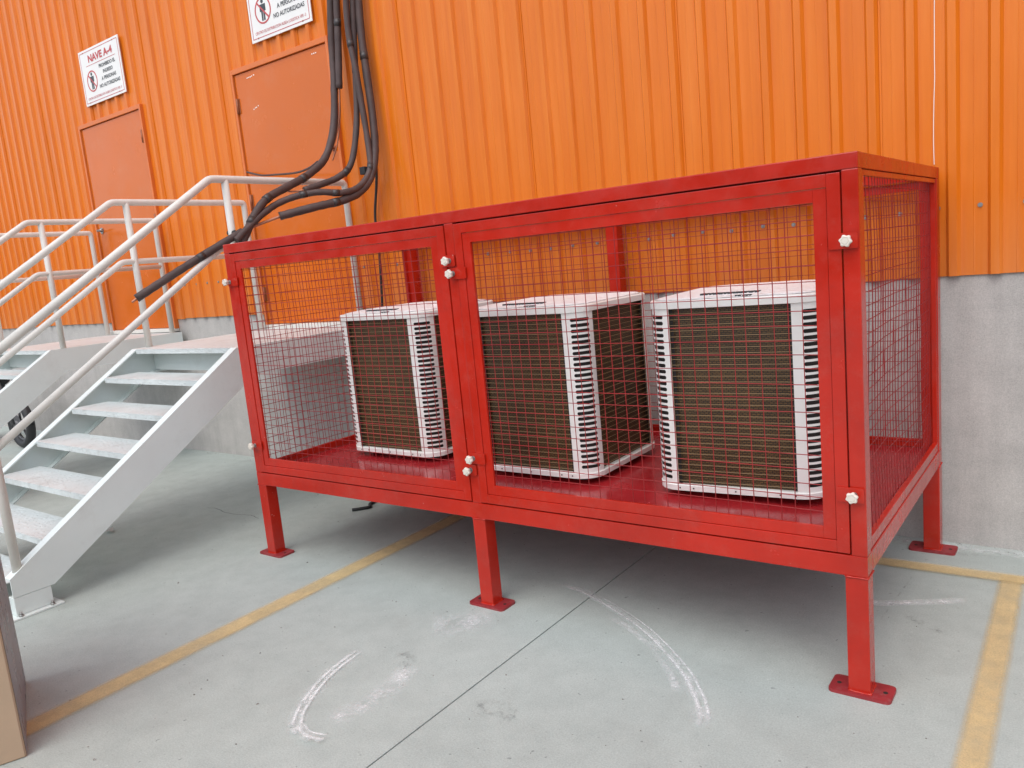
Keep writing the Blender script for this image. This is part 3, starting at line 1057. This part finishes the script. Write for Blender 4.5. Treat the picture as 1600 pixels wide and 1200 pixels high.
def corner_panel_mesh():
    """rounded corner panel with a ladder of open slots, for the (+x,-y) corner"""
    h = AS/2
    fl = 0.003
    arc = AR*math.pi/2
    tot = 2*fl+arc
    def pos(s, z):
        # s runs from the front (-y) face round to the +x face
        if s < fl: return (h-AR-fl+s, -h, z)
        if s > fl+arc: return (h, -h+AR+(s-fl-arc), z)
        a = (s-fl)/AR
        return (h-AR+AR*math.sin(a), -h+AR-AR*math.cos(a), z)
    s0, s1 = fl+0.040, fl+arc-0.026
    cols = [s0, s0+0.0055] + [s0+0.0055+(s1-s0-0.011)*k/6 for k in range(1, 6)] + [s1-0.0055, s1]
    m = MB()
    NS = 28
    za, zb = AZ0+0.020, AZ1-0.020
    hh = (zb-za)/NS
    def q(*ps):
        m.bm.faces.new([m.bm.verts.new(pos(*p)) for p in ps])
    full = [0.0, fl*0.5, fl, s0]
    full2 = [s1, fl+arc, tot-fl*0.5, tot]
    for rng in ((AZ0, za), (zb, AZ1)):
        ss = full + cols[1:-1] + full2
        for a, b in zip(ss, ss[1:]):
            q((a, rng[0]), (b, rng[0]), (b, rng[1]), (a, rng[1]))
    for i in range(NS):
        z0, z1 = za+hh*i, za+hh*(i+1)
        zm = (z0+z1)/2
        hl, he = 0.0082, 0.0040
        for ss in (full[:-1], full2[1:]):
            for a, b in zip(ss, ss[1:]):
                q((a, z0), (b, z0), (b, z1), (a, z1))
        q((fl, z0), (s0, z0), (s0, zm-he), (s0, zm+he), (s0, z1), (fl, z1))
        q((s1, z0), (fl+arc, z0), (fl+arc, z1), (s1, z1), (s1, zm+he), (s1, zm-he))
        for j, (a, b) in enumerate(zip(cols, cols[1:])):
            la = zm-(he if j == 0 else hl); lb = zm-(he if j == len(cols)-2 else hl)
            ua = zm+(he if j == 0 else hl); ub = zm+(he if j == len(cols)-2 else hl)
            q((a, z0), (b, z0), (b, lb), (a, la))
            q((a, ua), (b, ub), (b, z1), (a, z1))
    bmesh.ops.remove_doubles(m.bm, verts=m.bm.verts[:], dist=1e-5)
    bmesh.ops.recalc_face_normals(m.bm, faces=m.bm.faces[:])
    bmesh.ops.solidify(m.bm, geom=m.bm.faces[:], thickness=0.0012)
    for f in m.bm.faces: f.smooth = False
    return m.mesh('corner_panel')

def make_ac():
    t = thing('condenser_unit', 'placeholder', 'air conditioner')
    Z = Vector((0, 0, 0))
    m = MB()
    loft(m, [rrect(AS-0.02, AR-0.01, 6, 0.004), rrect(AS+0.010, AR+0.005, 6, 0.006), rrect(AS+0.012, AR+0.006, 6, 0.030), rrect(AS+0.002, AR, 6, 0.033)])
    bp = part('base_pan', m, 'ac_white', t, loc=Z)
    for k in range(9):
        sm_ = MB()
        xx = -AS/2+AR+0.01 + (AS-2*AR-0.02)*k/8
        sm_.tube([(xx, -AS/2-0.0058, 0.019), (xx, -AS/2-0.0080, 0.019)], 0.0035, 6)
        if k in (0, 1, 4, 7, 8): part('screw', sm_, 'ac_dark', bp)
    m = MB()
    loft(m, [rrect(AS-0.045, AR-0.02, 6, 0.03), rrect(AS-0.045, AR-0.02, 6, 0.815)])
    coil = part('coil', m, 'coil', t, loc=Z)
    # dark sheet right behind the slots paints in the shade inside
    cm = corner_panel_mesh()
    cm.materials.append(MAT['ac_white'])
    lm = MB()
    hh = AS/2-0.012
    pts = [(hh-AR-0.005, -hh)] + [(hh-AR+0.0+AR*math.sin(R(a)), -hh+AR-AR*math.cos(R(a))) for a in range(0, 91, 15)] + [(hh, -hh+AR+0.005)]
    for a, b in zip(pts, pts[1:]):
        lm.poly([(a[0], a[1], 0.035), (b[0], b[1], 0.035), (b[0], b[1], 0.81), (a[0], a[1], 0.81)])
    lme = lm.mesh('slot_shade')
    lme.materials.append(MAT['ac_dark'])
    for k in range(4):
        o = part('corner_panel', cm, None, t, loc=Z)
        o.rotation_euler = (0, 0, k*math.pi/2)
        part('slot_shade', lme, None, o)
    # wire guard: level wires over the coil on all four faces plus a few uprights
    m = MB()
    h = AS/2 - 0.006
    e = AS/2 - AR + 0.002
    for k in range(4):
        rot = Matrix.Rotation(k*math.pi/2, 3, 'Z')
        for i in range(31):
            z = 0.050 + i*0.0247
            m.tube([rot @ Vector((-e, -h, z)), rot @ Vector((e, -h, z))], 0.0011, 4, cap=False)
        for xx in (-e*0.985, e*0.985):
            m.tube([rot @ Vector((xx, -h+0.0025, 0.035)), rot @ Vector((xx, -h+0.0025, 0.81))], 0.0012, 4, cap=False)
    part('wire_guard', m, 'wire', t, kind='stuff', loc=Z)
    # lid: rim with a crowned top under wrinkled film
    m = MB()
    loft(m, [rrect(AS+0.002, AR, 6, 0.8125), rrect(AS+0.012, AR+0.006, 6, 0.8145), rrect(AS+0.012, AR+0.006, 6, 0.842), rrect(AS+0.002, AR+0.002, 6, 0.848)])
    lid = part('top_cover', m, 'ac_white', t, loc=Z)
    m = MB()
    loft(m, [rrect(AS-0.02, AR, 6, 0.8485), rrect(AS-0.05, AR, 6, 0.855), rrect(AS-0.16, AR, 6, 0.864), rrect(AS-0.30, AR*0.9, 6, 0.869), rrect(AS-0.50, AR*0.7, 6, 0.871)], smooth=True)
    crown = part('film_wrap', m, 'film', lid)
    # scraps of dark print on the film
    rnd = random.Random(9)
    m = MB()
    x = -0.13
    while x < 0.12:
        w_ = rnd.uniform(0.008, 0.022)
        m.prism([(x, -0.305), (x+w_, -0.305), (x+w_+0.006, -0.278), (x+0.006, -0.278)], 2, 0.856, 0.8675)
        x += w_ + rnd.uniform(0.004, 0.010)
    x = 0.03
    while x < 0.10:
        w_ = rnd.uniform(0.006, 0.016)
        m.prism([(x, -0.345), (x+w_, -0.345), (x+w_+0.003, -0.336), (x+0.003, -0.336)], 2, 0.850, 0.8575)
        x += w_ + rnd.uniform(0.003, 0.008)
    part('print', m, 'sign_dark', lid)
    # rubber feet
    for sx in (-1, 1):
        for sy in (-1, 1):
            m = MB()
            m.tube([(sx*0.24, sy*0.24, -0.028), (sx*0.24, sy*0.24, 0.0045)], 0.035, 14)
            part('foot', m, 'black', t, loc=Z)
    return t

AC_Z = RT + 0.0045 + 0.028
ac = make_ac()
spots = [(0.676, 0.842, 0.0, 'white outdoor air conditioning unit at the far end of the red cage'),
         (1.775, 0.752, 0.0, 'white outdoor air conditioning unit in the middle of the three in the cage'),
         (2.806, 0.768, R(5.0), 'white outdoor air conditioning unit at the near end of the red cage')]
for i, (x, y, a, lab) in enumerate(spots):
    o = ac if i == 0 else copy_tree(ac)
    o.location = (x, y, AC_Z)
    o.rotation_euler = (0, 0, a)
    o['label'] = lab
    o['group'] = 'air conditioning units in the cage'

# ================================================================== PIPES
def pipe(label, segs):
    """segs: list of (part name, points, radius, material)"""
    base = segs[0][1][-1]
    t = thing('insulated_pipe', label, 'pipe', base, group='insulated pipes hanging down the wall')
    for nm, pts, r, mat in segs:
        m = MB()
        sp = spline(pts, 7)
        rr = random.Random(int(pts[0][0]*1000))
        radii = [r*(1+rr.uniform(-0.05, 0.05)) if mat == 'foam' else r for _ in sp]
        m.tube(sp, r, 14, radii=radii)
        part(nm, m, mat, t)
        if mat == 'foam':
            for _ in range(max(1, len(sp)//22)):
                k = rr.randint(4, len(sp)-6)
                mb = MB()
                d_ = (sp[k+1]-sp[k]).normalized()
                mb.tube([sp[k], sp[k]+d_*0.05], r*1.09, 14)
                part('tape_band', mb, 'tape', t)
    return t

pipe('thick dark insulated pipe bending lowest over the handrail, leftmost of the bundle', [
    ('insulation', [(-0.40, 1.53, 4.4), (-0.424, 1.5, 3.912), (-0.503, 1.5, 3.362), (-0.513, 1.48, 3.046), (-0.514, 1.42, 2.721), (-0.50, 1.29, 2.497), (-0.485, 1.10, 2.369), (-0.475, 0.905, 2.285), (-0.470, 0.710, 2.200), (-0.470, 0.590, 2.090), (-0.478, 0.520, 1.985), (-0.490, 0.460, 1.890)], 0.027, 'foam')])
pipe('dark insulated pipe ending short above the handrail with a copper stub', [
    ('insulation', [(-0.20, 1.54, 4.4), (-0.225, 1.52, 3.86), (-0.292, 1.52, 3.316), (-0.315, 1.5, 2.919), (-0.317, 1.45, 2.644), (-0.335, 1.38, 2.43), (-0.362, 1.28, 2.345), (-0.394, 1.15, 2.297), (-0.429, 1.0, 2.255)], 0.023, 'foam'),
    ('copper_end', [(-0.429, 1.0, 2.255), (-0.459, 0.95, 2.249), (-0.479, 0.9, 2.251)], 0.006, 'copper')])
pipe('dark insulated pipe looping over the handrail beside the thickest one', [
    ('insulation', [(-0.22, 1.50, 4.4), (-0.248, 1.48, 3.857), (-0.3, 1.48, 3.399), (-0.259, 1.47, 3.082), (-0.235, 1.47, 2.767), (-0.212, 1.46, 2.538), (-0.185, 1.42, 2.374), (-0.184, 1.3, 2.254), (-0.206, 1.15, 2.211), (-0.288, 1.02, 2.224), (-0.383, 0.9, 2.209), (-0.445, 0.775, 2.165), (-0.455, 0.640, 2.093), (-0.465, 0.510, 2.000), (-0.475, 0.425, 1.930)], 0.0225, 'foam')])
p4 = pipe('longest dark insulated pipe with a bare copper stretch, its free end over the stairs', [
    ('insulation', [(-0.18, 1.57, 4.4), (-0.205, 1.55, 3.861), (-0.242, 1.55, 3.397), (-0.227, 1.54, 3.084), (-0.205, 1.53, 2.766), (-0.191, 1.5, 2.514), (-0.179, 1.42, 2.328), (-0.191, 1.3, 2.215), (-0.216, 1.15, 2.159), (-0.292, 0.95, 2.121), (-0.414, 0.75, 2.076)], 0.028, 'foam'),
    ('copper_pipe', [(-0.405, 0.765, 2.079), (-0.470, 0.615, 2.030), (-0.495, 0.480, 1.985)], 0.0095, 'copper'),
    ('insulation', [(-0.492, 0.495, 1.988), (-0.505, 0.410, 1.948), (-0.560, 0.235, 1.855), (-0.640, 0.025, 1.737), (-0.730, -0.170, 1.620)], 0.025, 'foam'),
    ('copper_end', [(-0.727, -0.160, 1.624), (-0.742, -0.195, 1.600)], 0.007, 'copper')])
m = MB(); m.tube([(-0.505, 0.455, 1.980), (-0.53, 0.465, 1.985), (-0.60, 0.465, 1.99)], 0.018, 8)
part('tie', m, 'black', p4)
m = MB(); m.box(-0.258, -0.206, 1.385, 1.435, 2.345, 2.40, 0.006); part('clamp', m, 'black', p4)
pipe('short straight insulated pipe cut off above the others with bare copper tails', [
    ('insulation', [(-0.35, 1.52, 4.4), (-0.372, 1.5, 3.897), (-0.418, 1.5, 3.475), (-0.443, 1.49, 3.213), (-0.465, 1.48, 3.0)], 0.025, 'foam'),
    ('copper_end', [(-0.463, 1.48, 3.01), (-0.490, 1.47, 2.812), (-0.520, 1.44, 2.66), (-0.565, 1.42, 2.57)], 0.006, 'copper'),
    ('copper_end', [(-0.470, 1.49, 3.01), (-0.505, 1.49, 2.80), (-0.545, 1.47, 2.62), (-0.60, 1.45, 2.50)], 0.005, 'copper')])
m = MB()
m.tube(spline([(-1.842, 1.58, 2.59), (-1.60, 1.54, 2.53), (-1.365, 1.5, 2.501), (-0.984, 1.4, 2.461), (-0.708, 1.3, 2.453), (-0.54, 1.25, 2.475)], 6), 0.008, 10)
o = part('thin_cable', m, 'foam')
tag(o, 'thin dark cable sagging across the nearer orange door', 'cable')
m = MB()
m.tube(spline([(-0.215, 1.53, 2.50), (-0.275, 1.56, 2.30), (-0.343, 1.57, 2.05), (-0.343, 1.57, 1.80), (-0.376, 1.57, 1.42), (-0.40, 1.57, 1.25)], 6), 0.010, 10)
o = part('drop_cable', m, 'black')
tag(o, 'dark cable running down the wall behind the cage top', 'cable')
m = MB()
m.tube(spline([(-0.30, 1.32, 0.012), (-0.10, 1.18, 0.012), (-0.115, 1.05, 0.012), (-0.10, 0.95, 0.012), (-0.05, 0.90, 0.012), (-0.085, 0.845, 0.012), (-0.125, 0.80, 0.012)], 6), 0.011, 8)
o = part('floor_cable', m, 'black')
tag(o, 'short black cable lying on the concrete under the cage', 'cable')

# ================================================================== CARTON
d2 = Vector((-0.93, 0.367, 0)).normalized()
d1 = Vector((-0.367, -0.93, 0)).normalized()
ca = Vector((0.926, -1.757, 0))
carton = thing('cardboard_box', 'tall brown cardboard box at the lower left corner', 'box', tuple(ca))
m = MB()
ln1, ln2, hc = 0.5, 0.70, 1.25
base = [ca, ca+d2*ln2, ca+d2*ln2+d1*ln1, ca+d1*ln1]
bx = [(p.x, p.y) for p in base]
m.prism(bx, 2, 0.0, hc, 0.006)
cb_ = part('carton', m, 'card', carton)
m = MB()
nf = Vector((0.367, 0.93, 0)).normalized()
q = [ca+nf*0.002+d2*0.004, ca+d2*(ln2-0.004)+nf*0.002]
v0 = [m.bm.verts.new(p) for p in (q[0]+Vector((0, 0, .01)), q[1]+Vector((0, 0, .01)), q[1]+Vector((0, 0, hc-.01)), q[0]+Vector((0, 0, hc-.01)))]
m.bm.faces.new(v0)
bmesh.ops.solidify(m.bm, geom=m.bm.faces[:], thickness=0.0015)
part('grey_sheet', m, 'grey_side', carton)  # thin blue-grey sheet over one side face of the box
for k, (a, b) in enumerate(((ca, ca+d1*ln1), (ca+d2*ln2, ca+d2*ln2+d1*ln1))):
    m = MB()
    up = Vector((0, 0, 1))
    q = [a+up*hc, b+up*hc, b+up*(hc+0.008)-d2*(-0.30 if k == 0 else 0.30)*1.0, a+up*(hc+0.008)-d2*(-0.30 if k == 0 else 0.30)]
    v0 = [m.bm.verts.new(p) for p in q]
    v1 = [m.bm.verts.new(p+up*0.005) for p in q]
    m.bm.faces.new(v0[::-1]); m.bm.faces.new(v1)
    for i in range(4): m.bm.faces.new((v0[i], v0[(i+1) % 4], v1[(i+1) % 4], v1[i]))
    part('flap', m, 'card', carton)

# ================================================================== SCRAP OF PAPER
m = MB()
rnd = random.Random(4)
ps = [(-1.537+0.05*math.cos(k*1.05)*rnd.uniform(.6, 1.2), -0.213+0.04*math.sin(k*1.05)*rnd.uniform(.6, 1.2), rnd.uniform(0.002, 0.035)) for k in range(6)]
cv = m.bm.verts.new((-1.537, -0.213, 0.03))
vv = [m.bm.verts.new(p) for p in ps]
for i in range(6): m.bm.faces.new((cv, vv[i], vv[(i+1) % 6]))
bmesh.ops.solidify(m.bm, geom=m.bm.faces[:], thickness=0.001)
o = part('paper_scrap', m, 'paper')
tag(o, 'crumpled scrap of white paper on the ground beside the near stairs', 'litter')

# ================================================================== PARKED MOTORCYCLE (mostly out of the picture)
mc = thing('motorcycle', 'parked black motorcycle behind the farther stairs, only its front wheel in view', 'motorcycle', (-5.98, 1.02, 0))
def wheel(cx, name):
    cy, cz, ro = 1.02, 0.295, 0.245
    m = MB()
    n = 40
    ringp = [(cx+ro*math.cos(2*math.pi*k/n), cy, cz+ro*math.sin(2*math.pi*k/n)) for k in range(n+1)]
    m.tube(ringp, 0.05, 10, cap=False)
    w = part('wheel', m, 'black', mc)
    m = MB()
    rr = 0.192
    m.tube([(cx+rr*math.cos(2*math.pi*k/n), cy, cz+rr*math.sin(2*math.pi*k/n)) for k in range(n+1)], 0.014, 8, cap=False)
    part('rim', m, 'alloy', w)
    for k in range(5):
        a = 2*math.pi*k/5+0.3
        m = MB(); m.tube([(cx+0.03*math.cos(a), cy, cz+0.03*math.sin(a)), (cx+0.19*math.cos(a), cy, cz+0.19*math.sin(a))], 0.014, 8)
        part('spoke', m, 'alloy', w)
    m = MB(); m.tube([(cx, cy-0.07, cz), (cx, cy+0.07, cz)], 0.045, 16); m.tube([(cx, cy-0.045, cz), (cx, cy-0.040, cz)], 0.115, 24)
    part('hub', m, 'alloy', w)
wheel(-5.98, 'wheel'); wheel(-7.28, 'wheel')
for s in (-1, 1):
    m = MB(); m.tube([(-5.98, 1.02+s*0.085, 0.295), (-6.27, 1.02+s*0.085, 1.00)], 0.022, 10); part('fork', m, 'alloy', mc)
m = MB(); m.tube(spline([(-6.24, 0.66, 1.06), (-6.28, 0.80, 1.06), (-6.28, 1.02, 1.03), (-6.28, 1.24, 1.06), (-6.24, 1.38, 1.06)], 5), 0.014, 10); part('handlebar', m, 'black', mc)
m = MB()
loft(m, [[(x, 1.02+w_*math.cos(2*math.pi*k/16), z+h_*math.sin(2*math.pi*k/16)) for k in range(16)] for x, w_, z, h_ in ((-6.22, 0.05, 0.82, 0.06), (-6.32, 0.12, 0.84, 0.11), (-6.52, 0.14, 0.84, 0.12), (-6.70, 0.09, 0.79, 0.07))], smooth=True)
part('fuel_tank', m, 'black', mc)
m = MB()
loft(m, [[(x, 1.02+w_*math.cos(2*math.pi*k/16), z+h_*math.sin(2*math.pi*k/16)) for k in range(16)] for x, w_, z, h_ in ((-6.66, 0.08, 0.78, 0.04), (-6.85, 0.13, 0.77, 0.05), (-7.15, 0.12, 0.80, 0.05), (-7.40, 0.06, 0.86, 0.03))], smooth=True)
part('seat', m, 'black', mc)
m = MB(); m.box(-6.80, -6.40, 0.92, 1.12, 0.30, 0.62, 0.04); part('engine', m, 'alloy', mc)
m = MB()
m.tube([(-6.25, 1.02, 0.92), (-6.35, 1.02, 0.45), (-6.80, 1.02, 0.33), (-7.28, 1.02, 0.295)], 0.022, 10)
m.tube([(-6.30, 1.02, 0.86), (-6.80, 1.02, 0.68), (-7.35, 1.02, 0.74)], 0.02, 10)
part('frame', m, 'black', mc)
m = MB()
m.tube([(-5.98+0.315*math.cos(R(a)), 1.02, 0.295+0.315*math.sin(R(a))) for a in range(60, 171, 10)], 0.045, 8); part('mudguard', m, 'black', mc)
m = MB(); m.tube([(-6.16, 1.02, 0.93), (-6.24, 1.02, 0.93)], 0.085, 18); part('headlight', m, 'steel', mc)

# ================================================================== WAREHOUSE ACROSS THE YARD (unseen, added behind the camera to darken paint reflections)
ow = thing('unseen_warehouse', 'long dull grey warehouse across the yard behind the viewer, unseen, added to darken reflections', 'building', (0, -36, 0))
m = MB(); m.box(-90, 90, -56, -36, -0.03, 7.2); part('wall', m, 'far_wall', ow)
m = MB(); m.prism([(-56.4, 7.2), (-35.6, 7.2), (-46, 8.6)], 0, -90.3, 90.3); part('roof', m, 'far_roof', ow)
for k in range(-9, 10):
    m = MB(); m.box(k*9-2, k*9+2, -35.98, -35.9, 0, 4.2); part('dock_door', m, 'far_roof', ow)
